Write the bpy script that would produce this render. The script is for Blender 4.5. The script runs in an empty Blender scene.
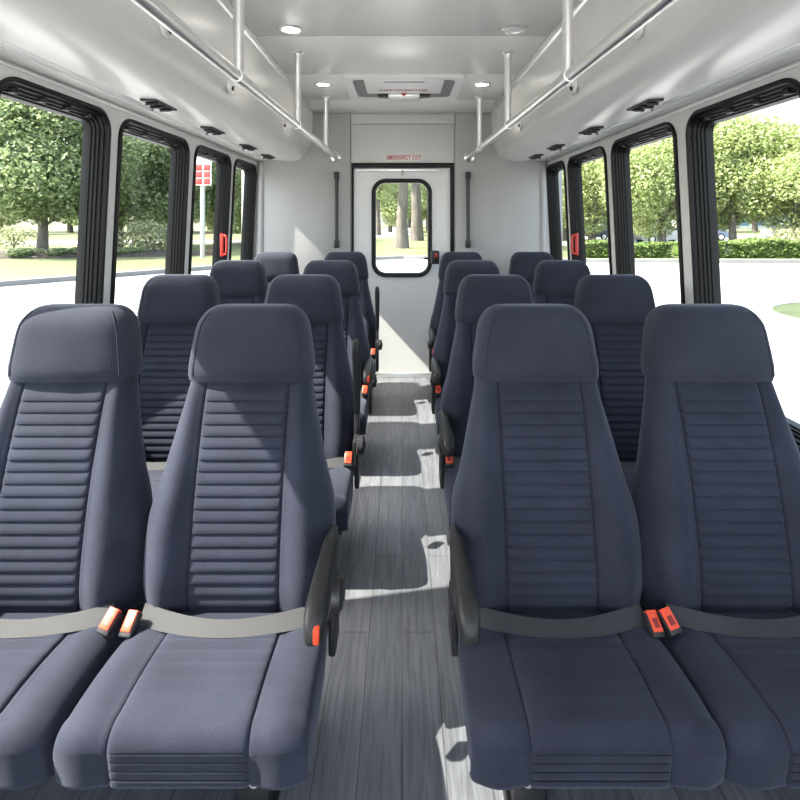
import bpy, bmesh, math, random
from mathutils import Vector, Matrix
from mathutils.geometry import delaunay_2d_cdt
random.seed(7)
S = bpy.context.scene
COL = S.collection
PI = math.pi

# ------------------------------------------------------------------ materials
def nodes_of(name):
    m = bpy.data.materials.new(name); m.use_nodes = True
    nt = m.node_tree
    return m, nt, nt.nodes['Principled BSDF']
def N(nt, typ, **kw):
    n = nt.nodes.new(typ)
    for k, v in kw.items():
        if hasattr(n, k): setattr(n, k, v)
        else: n.inputs[k].default_value = v
    return n
def mat(name, col, rough=.5, metal=0., spec=.5, var=0., vscale=8., bump=0., bscale=60., coat=0., stretch=None):
    m, nt, b = nodes_of(name)
    b.inputs['Base Color'].default_value = (*col, 1)
    b.inputs['Roughness'].default_value = rough
    b.inputs['Metallic'].default_value = metal
    b.inputs['Specular IOR Level'].default_value = spec
    b.inputs['Coat Weight'].default_value = coat
    if var or bump:
        tc = N(nt, 'ShaderNodeTexCoord'); mp = N(nt, 'ShaderNodeMapping')
        if stretch: mp.inputs['Scale'].default_value = stretch
        nt.links.new(tc.outputs['Object'], mp.inputs['Vector'])
    if var:
        n = N(nt, 'ShaderNodeTexNoise'); n.inputs['Scale'].default_value = vscale; n.inputs['Detail'].default_value = 4
        nt.links.new(mp.outputs[0], n.inputs['Vector'])
        r = N(nt, 'ShaderNodeValToRGB')
        r.color_ramp.elements[0].position = .3; r.color_ramp.elements[1].position = .7
        r.color_ramp.elements[0].color = (*[c*(1-var) for c in col], 1)
        r.color_ramp.elements[1].color = (*[min(1, c*(1+var)) for c in col], 1)
        nt.links.new(n.outputs['Fac'], r.inputs['Fac']); nt.links.new(r.outputs['Color'], b.inputs['Base Color'])
    if bump:
        n = N(nt, 'ShaderNodeTexNoise'); n.inputs['Scale'].default_value = bscale; n.inputs['Detail'].default_value = 3
        nt.links.new(mp.outputs[0], n.inputs['Vector'])
        bp = N(nt, 'ShaderNodeBump'); bp.inputs['Strength'].default_value = bump; bp.inputs['Distance'].default_value = .01
        nt.links.new(n.outputs['Fac'], bp.inputs['Height']); nt.links.new(bp.outputs[0], b.inputs['Normal'])
    return m

def fabric(name, c0, c1):
    m, nt, b = nodes_of(name)
    tc = N(nt, 'ShaderNodeTexCoord')
    n1 = N(nt, 'ShaderNodeTexNoise'); n1.inputs['Scale'].default_value = 9; n1.inputs['Detail'].default_value = 3
    n2 = N(nt, 'ShaderNodeTexNoise'); n2.inputs['Scale'].default_value = 420; n2.inputs['Detail'].default_value = 2
    for n in (n1, n2): nt.links.new(tc.outputs['Object'], n.inputs['Vector'])
    mx = N(nt, 'ShaderNodeMath', operation='ADD'); nt.links.new(n1.outputs['Fac'], mx.inputs[0]); nt.links.new(n2.outputs['Fac'], mx.inputs[1])
    r = N(nt, 'ShaderNodeValToRGB'); r.color_ramp.elements[0].position = .35; r.color_ramp.elements[1].position = .68
    hl = N(nt, 'ShaderNodeMath', operation='MULTIPLY'); hl.inputs[1].default_value = .5
    nt.links.new(mx.outputs[0], hl.inputs[0]); nt.links.new(hl.outputs[0], r.inputs['Fac'])
    r.color_ramp.elements[0].color = (*c0, 1); r.color_ramp.elements[1].color = (*c1, 1)
    nt.links.new(r.outputs['Color'], b.inputs['Base Color'])
    bp = N(nt, 'ShaderNodeBump'); bp.inputs['Strength'].default_value = .25; bp.inputs['Distance'].default_value = .002
    nt.links.new(n2.outputs['Fac'], bp.inputs['Height']); nt.links.new(bp.outputs[0], b.inputs['Normal'])
    b.inputs['Roughness'].default_value = .85; b.inputs['Specular IOR Level'].default_value = .25
    b.inputs['Sheen Weight'].default_value = .14; b.inputs['Sheen Roughness'].default_value = .45
    b.inputs['Sheen Tint'].default_value = (.75, .8, 1, 1)
    return m

def plank_floor():
    m, nt, b = nodes_of('grey_wood_vinyl')
    tc = N(nt, 'ShaderNodeTexCoord'); sep = N(nt, 'ShaderNodeSeparateXYZ'); cmb = N(nt, 'ShaderNodeCombineXYZ')
    nt.links.new(tc.outputs['Object'], sep.inputs[0])
    nt.links.new(sep.outputs['Y'], cmb.inputs['X']); nt.links.new(sep.outputs['X'], cmb.inputs['Y'])
    br = N(nt, 'ShaderNodeTexBrick'); br.offset = .37; br.offset_frequency = 2
    for k, v in (('Scale', 1), ('Mortar Size', .0016), ('Mortar Smooth', .2), ('Bias', 0), ('Brick Width', .95), ('Row Height', .098)):
        br.inputs[k].default_value = v
    br.inputs['Color1'].default_value = (.125, .13, .142, 1); br.inputs['Color2'].default_value = (.165, .17, .183, 1)
    br.inputs['Mortar'].default_value = (.06, .062, .07, 1)
    nt.links.new(cmb.outputs[0], br.inputs['Vector'])
    mp = N(nt, 'ShaderNodeMapping'); mp.inputs['Scale'].default_value = (85, 5, 1)
    nt.links.new(tc.outputs['Object'], mp.inputs['Vector'])
    g = N(nt, 'ShaderNodeTexNoise'); g.inputs['Scale'].default_value = 1; g.inputs['Detail'].default_value = 6; g.inputs['Distortion'].default_value = 1.1
    nt.links.new(mp.outputs[0], g.inputs['Vector'])
    r = N(nt, 'ShaderNodeValToRGB'); r.color_ramp.elements[0].position = .3; r.color_ramp.elements[1].position = .7
    r.color_ramp.elements[0].color = (.62, .62, .64, 1); r.color_ramp.elements[1].color = (1.25, 1.25, 1.25, 1)
    nt.links.new(g.outputs['Fac'], r.inputs['Fac'])
    mx = N(nt, 'ShaderNodeMix', data_type='RGBA', blend_type='MULTIPLY'); mx.inputs[0].default_value = 1
    nt.links.new(br.outputs['Color'], mx.inputs[6]); nt.links.new(r.outputs['Color'], mx.inputs[7])
    nt.links.new(mx.outputs[2], b.inputs['Base Color'])
    bp = N(nt, 'ShaderNodeBump'); bp.inputs['Strength'].default_value = .15; bp.inputs['Distance'].default_value = .002
    nt.links.new(g.outputs['Fac'], bp.inputs['Height']); nt.links.new(bp.outputs[0], b.inputs['Normal'])
    b.inputs['Roughness'].default_value = .42; b.inputs['Specular IOR Level'].default_value = .5
    return m

def leaf_mat(name, c0, c1, c2, trans=.35):
    m, nt, b = nodes_of(name)
    g = N(nt, 'ShaderNodeNewGeometry')
    r = N(nt, 'ShaderNodeValToRGB'); e = r.color_ramp.elements
    e[0].position = 0; e[0].color = (*c0, 1); e[1].position = 1; e[1].color = (*c2, 1)
    k = e.new(.55); k.color = (*c1, 1)
    nt.links.new(g.outputs['Random Per Island'], r.inputs['Fac'])
    nt.links.new(r.outputs['Color'], b.inputs['Base Color'])
    b.inputs['Roughness'].default_value = .55; b.inputs['Specular IOR Level'].default_value = .3
    t = N(nt, 'ShaderNodeBsdfTranslucent'); nt.links.new(r.outputs['Color'], t.inputs['Color'])
    mx = N(nt, 'ShaderNodeMixShader'); mx.inputs[0].default_value = trans
    nt.links.new(b.outputs[0], mx.inputs[1]); nt.links.new(t.outputs[0], mx.inputs[2])
    nt.links.new(mx.outputs[0], nt.nodes['Material Output'].inputs['Surface'])
    return m

def glass_mat(name, tint):
    m, nt, b = nodes_of(name)
    nt.nodes.remove(b)
    t = N(nt, 'ShaderNodeBsdfTransparent'); t.inputs['Color'].default_value = (*tint, 1)
    g = N(nt, 'ShaderNodeBsdfGlossy'); g.inputs['Roughness'].default_value = .02
    lw = N(nt, 'ShaderNodeLayerWeight'); lw.inputs['Blend'].default_value = .5
    pw = N(nt, 'ShaderNodeMath', operation='POWER'); pw.inputs[1].default_value = 4.5; nt.links.new(lw.outputs['Facing'], pw.inputs[0])
    fr = N(nt, 'ShaderNodeMath', operation='MULTIPLY_ADD'); fr.inputs[1].default_value = .30; fr.inputs[2].default_value = .025; nt.links.new(pw.outputs[0], fr.inputs[0])
    mx = N(nt, 'ShaderNodeMixShader')
    nt.links.new(fr.outputs[0], mx.inputs[0]); nt.links.new(t.outputs[0], mx.inputs[1]); nt.links.new(g.outputs[0], mx.inputs[2])
    nt.links.new(mx.outputs[0], nt.nodes['Material Output'].inputs['Surface'])
    return m

def emit_mat(name, col, s):
    m, nt, b = nodes_of(name)
    b.inputs['Base Color'].default_value = (*col, 1)
    b.inputs['Emission Color'].default_value = (*col, 1); b.inputs['Emission Strength'].default_value = s
    return m

M = dict(
    fabric=fabric('navy_fabric', (.0125, .0145, .0255), (.027, .0305, .048)),
    vinyl=fabric('navy_headrest', (.016, .0185, .029), (.028, .031, .0455)),
    black=mat('black_plastic', (.018, .018, .019), .42, bump=.08, bscale=300),
    rubber=mat('black_rubber', (.0045, .0045, .005), .45, spec=.3),
    armpad=mat('black_armrest', (.011, .0115, .012), .5, bump=.12, bscale=350),
    steel=mat('brushed_steel', (.86, .85, .83), .34, 1.),
    bright=mat('bright_trim', (.97, .97, .96), .2, .2, coat=.5),
    alu=mat('aluminium_trim', (.86, .86, .85), .28, .9),
    white=mat('white_panel', (.86, .855, .84), .38, var=.02, vscale=3),
    grey=mat('grey_wall', (.43, .425, .415), .5, var=.04, vscale=2.5, bump=.03, bscale=220),
    bin=mat('grey_soffit', (.74, .725, .69), .32, spec=.7, var=.03, vscale=1.5, bump=.02, bscale=250),
    ceil=mat('ceiling_panel', (.84, .825, .79), .28, spec=.8, var=.03, vscale=2),
    side=mat('side_panel', (.66, .655, .64), .42, var=.02, vscale=3),
    red=mat('red_plastic', (.45, .022, .012), .35),
    orange=mat('red_orange_button', (.78, .075, .025), .4),
    sticker=mat('white_sticker', (.82, .80, .77), .5),
    header=mat('pale_header', (.60, .585, .555), .42, var=.02, vscale=3),
    redink=mat('red_ink', (.40, .008, .008), .5),
    dark=mat('dark_recess', (.03, .03, .03), .7),
    recess=mat('grey_recess', (.22, .22, .215), .5),
    webbing=mat('grey_webbing', (.033, .033, .036), .6, bump=.3, bscale=500, stretch=(1, 6, 1)),
    slot=mat('slot_dark', (.22, .018, .01), .5),
    pane=glass_mat('window_glass', (.90, .925, .90)),
    lens_off=mat('frosted_lens', (.8, .79, .76), .35),
    lamp=emit_mat('lamp_lens', (1, .97, .9), 14),
    floor=plank_floor(),
    asphalt=mat('pale_asphalt', (.31, .31, .305), .9, var=.07, vscale=.35, bump=.1, bscale=30),
    turf=mat('island_turf', (.055, .075, .028), .95, var=.3, vscale=2, bump=.6, bscale=40),
    concrete=mat('kerb_concrete', (.19, .187, .178), .9, var=.12, vscale=2),
    grass=mat('lawn', (.125, .145, .055), .95, var=.25, vscale=.6, bump=.6, bscale=40),
    mulch=mat('mulch', (.05, .04, .032), .95, var=.4, vscale=3, bump=.8, bscale=20),
    bark=mat('bark', (.115, .10, .085), .9, var=.35, vscale=6, bump=.8, bscale=14, stretch=(1, 1, .25)),
    leafa=leaf_mat('leaf_deep', (.11, .16, .075), (.23, .30, .135), (.50, .55, .33), .48),
    leafb=leaf_mat('leaf_light', (.20, .265, .09), (.38, .445, .185), (.60, .64, .36), .42),
    leafc=leaf_mat('leaf_hedge', (.05, .09, .02), (.11, .17, .04), (.22, .27, .07), .25),
    leafd=leaf_mat('leaf_pale', (.17, .19, .08), (.34, .36, .19), (.60, .58, .42), .3),
    carw=mat('car_silver', (.62, .63, .64), .3, .3, coat=.5),
    card=mat('car_dark', (.06, .065, .075), .3, .3, coat=.5),
    carb=mat('car_blue', (.10, .14, .22), .3, .2, coat=.5),
    carglass=mat('car_glass', (.03, .035, .04), .08, spec=.8),
    tyre=mat('tyre', (.02, .02, .02), .8),
    bluegl=mat('blue_facade_glass', (.10, .20, .42), .15, .2, spec=.8),
    facade=mat('pale_facade', (.55, .55, .53), .8),
    sign=mat('sign_red', (.55, .06, .05), .5),
    signw=mat('sign_white', (.8, .8, .8), .5),
    galv=mat('galvanised_post', (.45, .45, .44), .5, .4),
)

# ------------------------------------------------------------------ mesh tools
class MB:
    def __init__(s): s.v = []; s.f = []
    def add(s, v, f):
        o = len(s.v); s.v += [tuple(p) for p in v]; s.f += [tuple(i+o for i in q) for q in f]; return s
    def loft(s, loops, closed=True, cap0=True, cap1=True):
        n = len(loops[0]); v = [p for L in loops for p in L]; f = []
        for i in range(len(loops)-1):
            for j in range(n if closed else n-1):
                a = i*n+j; b = i*n+(j+1) % n
                f.append((a, b, b+n, a+n))
        if cap0: f.append(tuple(reversed(range(n))))
        if cap1: f.append(tuple(range((len(loops)-1)*n, len(loops)*n)))
        return s.add(v, f)
    def box(s, x0, x1, y0, y1, z0, z1, bev=0., seg=2, mtx=None):
        bm = bmesh.new(); bmesh.ops.create_cube(bm, size=1)
        for w in bm.verts:
            w.co = ((x0+x1)/2+w.co.x*(x1-x0), (y0+y1)/2+w.co.y*(y1-y0), (z0+z1)/2+w.co.z*(z1-z0))
        if bev: bmesh.ops.bevel(bm, geom=bm.edges[:], offset=bev, segments=seg, affect='EDGES', profile=.5)
        bm.verts.index_update()
        v = [tuple(mtx @ w.co) if mtx else tuple(w.co) for w in bm.verts]
        f = [tuple(w.index for w in q.verts) for q in bm.faces]; bm.free()
        return s.add(v, f)
    def tube(s, pts, r, n=14, cap=True):
        pts = [Vector(p) for p in pts]; loops = []
        up = None
        for i, p in enumerate(pts):
            d = (pts[min(i+1, len(pts)-1)]-pts[max(i-1, 0)]).normalized()
            if up is None:
                up = d.orthogonal().normalized()
            else:
                up = (up-d*up.dot(d)).normalized()
            q = d.cross(up); rr = r[i] if isinstance(r, (list, tuple)) else r
            loops.append([p+(up*math.cos(2*PI*k/n)+q*math.sin(2*PI*k/n))*rr for k in range(n)])
        return s.loft(loops, True, cap, cap)
    def lathe(s, prof, c=(0, 0, 0), axis='Z', n=28):
        loops = []
        for r, h in prof:
            L = []
            for k in range(n):
                a = 2*PI*k/n; x, y = r*math.cos(a), r*math.sin(a)
                p = {'Z': (x, y, h), 'X': (h, x, y), 'Y': (y, h, x)}[axis]
                L.append((p[0]+c[0], p[1]+c[1], p[2]+c[2]))
            loops.append(L)
        return s.loft(loops)
    def build(s, name, m, parent=None, angle=35, loc=None):
        me = bpy.data.meshes.new(name); me.from_pydata(s.v, [], s.f); me.update()
        bm = bmesh.new(); bm.from_mesh(me); bmesh.ops.recalc_face_normals(bm, faces=bm.faces[:]); bm.to_mesh(me); bm.free()
        me.polygons.foreach_set('use_smooth', [True]*len(me.polygons))
        me.set_sharp_from_angle(angle=math.radians(angle))
        me.materials.append(M[m] if isinstance(m, str) else m)
        o = bpy.data.objects.new(name, me); COL.objects.link(o)
        if parent: o.parent = parent
        if loc: o.location = loc
        return o

def tag(o, label, cat, group=None, kind=None):
    o['label'] = label; o['category'] = cat
    if group: o['group'] = group
    if kind: o['kind'] = kind
    return o
def thing(name, loc, label, cat, group=None, kind=None):
    o = bpy.data.objects.new(name, None); COL.objects.link(o); o.location = loc; o.empty_display_size = .1
    return tag(o, label, cat, group, kind)
def kids(o): return [c for c in bpy.data.objects if c.parent == o]
def copy_tree(o, parent=None):
    c = o.copy(); COL.objects.link(c); c.parent = parent
    for k in kids(o): copy_tree(k, c)
    return c

def rrect(x0, x1, y0, y1, r, n=6):
    pts = []
    for cx, cy, a in ((x1-r, y1-r, 0), (x0+r, y1-r, 90), (x0+r, y0+r, 180), (x1-r, y0+r, 270)):
        for k in range(n+1):
            t = math.radians(a+90*k/n); pts.append((cx+r*math.cos(t), cy+r*math.sin(t)))
    return pts
def inside(p, poly):
    c = False; j = len(poly)-1
    for i in range(len(poly)):
        if (poly[i][1] > p[1]) != (poly[j][1] > p[1]) and p[0] < (poly[j][0]-poly[i][0])*(p[1]-poly[i][1])/(poly[j][1]-poly[i][1])+poly[i][0]: c = not c
        j = i
    return c
def sheet(outer, holes, f_in, f_out):
    """a flat board with holes: f_in / f_out map plan points to the two faces"""
    vs = []; es = []
    for L in [outer]+holes:
        o = len(vs); vs += [Vector(p) for p in L]; es += [(o+i, o+(i+1) % len(L)) for i in range(len(L))]
    r = delaunay_2d_cdt(vs, es, [], 1, 1e-6)
    tv = [tuple(p) for p in r[0]]; tf = []
    for f in r[2]:
        c = (sum(tv[i][0] for i in f)/len(f), sum(tv[i][1] for i in f)/len(f))
        if inside(c, outer) and not any(inside(c, h) for h in holes): tf.append(tuple(f))
    n = len(tv); b = MB()
    faces = list(tf)+[tuple(i+n for i in reversed(f)) for f in tf]
    cnt = {}
    for f in tf:
        for i in range(len(f)):
            e = (f[i], f[(i+1) % len(f)]); cnt[e] = 1
    for (a, c) in cnt:
        if (c, a) not in cnt: faces.append((c, a, a+n, c+n))
    b.add([f_in(*p) for p in tv]+[f_out(*p) for p in tv], faces)
    return b
def interp(tab, x):
    if x <= tab[0][0]: return tab[0][1]
    for (a, p), (c, q) in zip(tab, tab[1:]):
        if x <= c:
            t = (x-a)/(c-a); return p+(q-p)*t
    return tab[-1][1]
def smooth_interp(tab, x):
    n = len(tab)
    if x <= tab[0][0]: return tab[0][1]
    if x >= tab[-1][0]: return tab[-1][1]
    for i in range(n-1):
        if x <= tab[i+1][0]:
            x0, p0 = tab[i]; x1, p1 = tab[i+1]; h = x1-x0
            m0 = (p1-tab[i-1][1])/(x1-tab[i-1][0]) if i else (p1-p0)/h
            m1 = (tab[i+2][1]-p0)/(tab[i+2][0]-x0) if i+2 < n else (p1-p0)/h
            t = (x-x0)/h; t2 = t*t; t3 = t2*t
            return (2*t3-3*t2+1)*p0+(t3-2*t2+t)*h*m0+(-2*t3+3*t2)*p1+(t3-t2)*h*m1
def text_mesh(body, size, m, name, mtx, parent=None, extrude=.0006, offset=0.):
    c = bpy.data.curves.new(name, 'FONT'); c.body = body; c.size = size; c.extrude = extrude; c.align_x = 'CENTER'; c.align_y = 'CENTER'; c.space_character = 1.12; c.offset = offset
    t = bpy.data.objects.new(name, c); COL.objects.link(t)
    bpy.context.view_layer.update()
    me = bpy.data.meshes.new_from_object(t.evaluated_get(bpy.context.evaluated_depsgraph_get()))
    bpy.data.objects.remove(t); bpy.data.curves.remove(c)
    me.materials.clear(); me.materials.append(M[m])
    for v in me.vertices: v.co = mtx @ v.co
    o = bpy.data.objects.new(name, me); COL.objects.link(o)
    if parent: o.parent = parent
    return o

# ------------------------------------------------------------------ camera
CAMZ = 1.23
cam = bpy.data.cameras.new('camera'); co = bpy.data.objects.new('camera', cam); COL.objects.link(co)
co.location = (0, 0, CAMZ); co.rotation_euler = (PI/2, 0, 0)
cam.sensor_width = 36; cam.lens = 36*520/800; cam.shift_x = -2/800; cam.shift_y = -181/800; cam.clip_start = .02; cam.clip_end = 600
S.camera = co

# ------------------------------------------------------------------ the bus body
YF, YB, ZC = -.62, 4.05, 2.05
def wx(z): return 1.125+.05*(1.6-z)
GZ = -.8
b = MB().box(-1.21, 1.21, YF, YB+.06, -.08, 0); tag(b.build('floor', 'floor'), 'grey wood plank vinyl floor of the bus aisle', 'floor', kind='structure')

WIN = {-1: [(.62, 1.365), (1.43, 2.0), (2.065, 2.74), (2.815, 3.41), (3.475, 4.0)],
       1: [(.80, 1.37), (1.445, 2.05), (2.13, 2.785), (2.862, 3.515), (3.58, 4.03)]}
WZ0, WZ1, WR = .54, 1.642, .085
PLACE = ['front', 'second', 'third', 'fourth', 'rearmost']
wn = 0
for sd, nm in ((-1, 'left'), (1, 'right')):
    holes = [rrect(a+.012, c-.012, WZ0+.012, WZ1-.012, WR-.012) for a, c in WIN[sd]]
    fi = lambda y, z, sd=sd: (sd*wx(z), y, z)
    fo = lambda y, z, sd=sd: (sd*(wx(z)+.07), y, z)
    w = sheet([(YF, -.02), (YB+.05, -.02), (YB+.05, ZC+.02), (YF, ZC+.02)], holes, fi, fo)
    tag(w.build('wall_'+nm, 'side', angle=30), 'pale side wall of the bus on the %s with rounded window openings' % nm, 'wall', kind='structure')
    for i, (a, c) in enumerate(WIN[sd]):
        wn += 1
        root = thing('window_%d' % wn, (0, 0, 0), 'black framed bus window, %s one along the %s wall' % (PLACE[i], nm), 'window', 'bus side windows', 'structure')
        prof = [(0, .002), (0, -.009), (.004, -.012), (.012, -.012), (.016, -.008), (.018, .006), (.025, .006), (.027, .019), (.034, .019), (.035, .03),
                (.041, .03), (.042, .041), (.047, .041), (.049, .053), (.049, .07), (.014, .07)]
        loops = []
        for ins, d in prof:
            L = [(sd*(wx(z)+d), y, z) for y, z in rrect(a+ins, c-ins, WZ0+ins, WZ1-ins, max(.03, WR-ins), 8)]
            loops.append(L)
        fr = MB().loft(loops, True, False, False)
        fr.build('window_frame', 'rubber', root, angle=50)
        # little drain slots and clips along the head of the frame
        sl = MB(); n = max(3, int((c-a)/.14))
        for k in range(n):
            y = a+.1+(c-a-.2)*k/(n-1); z = WZ1-.03
            sl.box(min(sd*(wx(z)+.012), sd*(wx(z)+.03)), max(sd*(wx(z)+.012), sd*(wx(z)+.03)), y-.012, y+.012, z-.012, z+.004, .002)
        sl.build('frame_clip', 'armpad', root)
        ring = rrect(a+.045, c-.045, WZ0+.045, WZ1-.045, .04, 6)
        g = MB().add([(sd*(wx(z)+.05), y, z) for y, z in ring]+[(sd*(wx(z)+.064), y, z) for y, z in ring], [])
        m_ = len(ring); g.f = [tuple(range(m_))]
        g.v = g.v[:m_]
        g.build('pane', 'pane', root)
        if i == 3:
            y = c-.07; h = MB()
            pts = []
            z0, z1 = 1.0, 1.125
            h.tube([(sd*(wx(1.1)+.0), y+.02, z0), (sd*(wx(1.1)-.02), y, z0+.005), (sd*(wx(1.1)-.024), y, z0+.03), (sd*(wx(1.1)-.024), y, z1-.03),
                    (sd*(wx(1.1)-.02), y, z1-.005), (sd*(wx(1.1)+.0), y+.02, z1)], .0075, 10)
            hd = h.build('emergency_handle', 'red', root); hd['label'] = 'red emergency release handle'
            h2 = MB().box(min(sd*(wx(1.1)+.004), sd*(wx(1.1)+.026)), max(sd*(wx(1.1)+.004), sd*(wx(1.1)+.026)), y+.016, y+.026, z0-.012, z1+.012, .003)
            h2.build('mounting_plate', 'red', hd)

# ceiling panels
cb = MB()
ys = [YF, .9, 2.34, 2.955, 3.585, YB+.02]
for a, c in zip(ys, ys[1:]): cb.box(-.74, .74, a+.0025, c-.0025, ZC, ZC+.02, .003)
cb.box(-.76, .76, YF, YB+.02, ZC+.018, ZC+.05)
cb.box(-1.3, 1.3, YF, YB+.05, ZC+.05, ZC+.09)
tag(cb.build('ceiling', 'ceil'), 'light grey smooth ceiling panels with cross seams', 'ceiling', kind='structure')

# overhead soffits
for sd, nm in ((-1, 'left'), (1, 'right')):
    P = [(1.16, 2.06), (.675, 2.06), (.678, 1.96), (.684, 1.86), (.69, 1.805), (.698, 1.765), (.714, 1.73), (.738, 1.702), (.77, 1.68), (.81, 1.666), (.86, 1.66), (.93, 1.664), (1.0, 1.672), (1.06, 1.676), (1.16, 1.68)]
    def ins(k):
        out = []
        for x, z in P:
            if x > 1.1: out.append((x, z)); continue
            kx = k if z > 1.69 or x < .8 else 0
            out.append((x+kx*(1 if x < .9 else 0), z+k*max(0, min(1, (1.9-z)/.2))*(1 if x < 1.0 else max(0, (1.1-x)/.1))))
        return out
    loops = []
    for y, k in ((YF, 0), (3.63, 0), (3.66, .004), (3.68, .012), (3.69, .03), (3.695, .05), (3.71, .05), (3.72, .014), (YB, .014)):
        loops.append([(sd*x, y, z) for x, z in ins(k)])
    sb = MB().loft(loops)
    tag(sb.build('ceiling_'+nm, 'bin', angle=50), 'rounded grey soffit running above the %s windows' % nm, 'soffit', kind='structure')
    t = MB()
    t.loft([[(sd*(1.0+dx), y, 1.673+dz) for dx, dz in ((-.014, .002), (-.012, -.008), (-.004, -.013), (.006, -.012), (.014, -.006), (.014, .002))] for y in (YF, 3.66)])
    tag(t.build('trim_%d' % (1 if sd < 0 else 2), 'bright'), 'bright aluminium strip under the %s soffit' % nm, 'trim', kind='structure')
    t = MB()
    t.loft([[(sd*(.676+dx), y, 2.045+dz) for dx, dz in ((.004, .005), (-.022, .005), (-.022, -.002), (-.012, -.005), (-.012, -.016), (-.004, -.022), (.004, -.022))] for y in (YF, 3.72)])
    tag(t.build('trim_%d' % (3 if sd < 0 else 4), 'alu'), 'ribbed metal moulding where the %s soffit meets the ceiling' % nm, 'trim', kind='structure')
    t = MB().tube([(sd*1.105, YB-.02, .0), (sd*1.09, YB-.02, 1.66)], .028, 16)
    tag(t.build('trim_%d' % (5 if sd < 0 else 6), 'grey'), 'vertical corner bead at the %s rear corner' % nm, 'trim', kind='structure')
    t = MB().box(min(sd*(wx(1.66)-.008), sd*(wx(1.66)+.01)), max(sd*(wx(1.66)-.008), sd*(wx(1.66)+.01)), YF, YB-.03, 1.663, 1.679, .003)
    tag(t.build('trim_%d' % (9 if sd < 0 else 10), 'alu'), 'thin joint strip along the top of the %s wall' % nm, 'trim', kind='structure')

# rear wall with the door opening
DX0, DX1, DZ1 = -.382, .392, 1.632
w = sheet([(-1.25, -.02), (DX0-.012, -.02), (DX0-.012, DZ1+.012), (DX1+.012, DZ1+.012), (DX1+.012, -.02), (1.25, -.02), (1.25, ZC+.02), (-1.25, ZC+.02)], [],
          lambda x, z: (x, YB, z), lambda x, z: (x, YB+.05, z))
w.box(-1.2, DX0-.02, YB-.03, YB+.01, 0, ZC, .006); w.box(DX1+.02, 1.2, YB-.03, YB+.01, 0, ZC, .006)
tag(w.build('wall_rear', 'grey'), 'grey rear wall of the bus around the emergency door', 'wall', kind='structure')

w = MB().box(DX0-.014, DX1+.014, YB-.012, YB-.0005, DZ1+.034, 1.965, .004); w.box(DX0-.014, DX1+.014, YB-.016, YB-.0005, 1.969, ZC-.001, .004)
tag(w.build('trim_11', 'header'), 'pale header panel between the rear door and the ceiling', 'panel', kind='structure')
door = thing('door_1', (0, YB, 0), 'white rear emergency door with a rounded window', 'door', kind='structure')
WX0, WX1, VZ0, VZ1 = -.238, .234, .775, 1.545
leaf = sheet([(DX0, .012), (DX1, .012), (DX1, DZ1), (DX0, DZ1)], [rrect(WX0+.012, WX1-.012, VZ0+.012, VZ1-.012, .1)],
             lambda x, z: (x, .012, z), lambda x, z: (x, .048, z))
leaf.build('door_panel', 'white', door)
loops = []
for i_, d in ((0, .014), (0, .002), (.006, -.006), (.024, -.006), (.032, .0), (.034, .02), (.034, .05), (.01, .05)):
    loops.append([(x, d, z) for x, z in rrect(WX0+i_, WX1-i_, VZ0+i_, VZ1-i_, max(.05, .112-i_), 10)])
MB().loft(loops, True, False, False).build('window_gasket', 'rubber', door, 50)
ring = rrect(WX0+.03, WX1-.03, VZ0+.03, VZ1-.03, .075, 8)
g = MB(); g.v = [(x, .03, z) for x, z in ring]; g.f = [tuple(range(len(ring)))]; g.build('pane', 'pane', door)
h = MB().box(DX0-.01, DX1+.01, -.028, .012, DZ1-.004, DZ1+.03, .004); h.build('header_track', 'rubber', door)
h = MB().box(DX0+.02, DX1-.1, -.012, .012, DZ1-.03, DZ1-.01, .004); h.build('header_rod', 'alu', door)
h = MB().box(-.004, .01, -.018, .012, DZ1-.065, DZ1-.02, .003); h.build('catch', 'galv', door)
h = MB().box(DX1-.016, DX1+.012, -.012, .03, .9, DZ1, .003); h.box(DX0-.01, DX0+.006, -.004, .03, .02, DZ1, .003)
h.build('edge_seal', 'rubber', door)
h = MB().box(DX0, DX1, -.02, .02, 0, .035, .004); h.build('threshold', 'alu', door)
k = MB().box(.222, .287, -.07, .012, .885, .985, .008); lh = k.build('latch', 'black', door)
k = MB().tube([(.17, -.03, .925), (.24, -.035, .926)], .008, 10); k.build('latch_lever', 'black', lh)
k = MB().box(.252, .274, -.076, -.066, .935, .97, .003); kk = k.build('latch_tab', 'red', lh)

# emergency exit sticker
sg = thing('exit_sign', (.015, YB-.012, 1.705), 'red lettered emergency exit sticker above the rear door', 'sign')
MB().box(-.132, .132, -.0025, .0015, -.0215, .0215, .0006).build('sticker', 'sticker', sg)
text_mesh('EMERGENCY EXIT', .050, 'redink', 'lettering', Matrix.Translation((0, -.003, 0)) @ Matrix.Rotation(PI/2, 4, 'X') @ Matrix.Diagonal((.60, 1, 1, 1)), sg, offset=.0009)

# grab bars on the rear wall
for sd, nm in ((-1, 'left'), (1, 'right')):
    r = thing('grab_bar', (.505*sd+.003, YB-.03, 1.3), 'black vertical grab bar on the rear wall %s of the door' % nm, 'grab bar', 'grab bars beside the rear door')
    MB().tube([(0, -.03, z) for z in (-.27, 0, .27)], .014, 14).build('bar', 'black', r)
    for z in (-.262, .262):
        q = MB().box(-.018, .018, -.048, .002, z-.03, z+.03, .006); q.lathe([(.006, -.051), (.006, -.047)], (0, 0, z), 'Y', 10); q.build('bracket', 'black', r)

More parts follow.
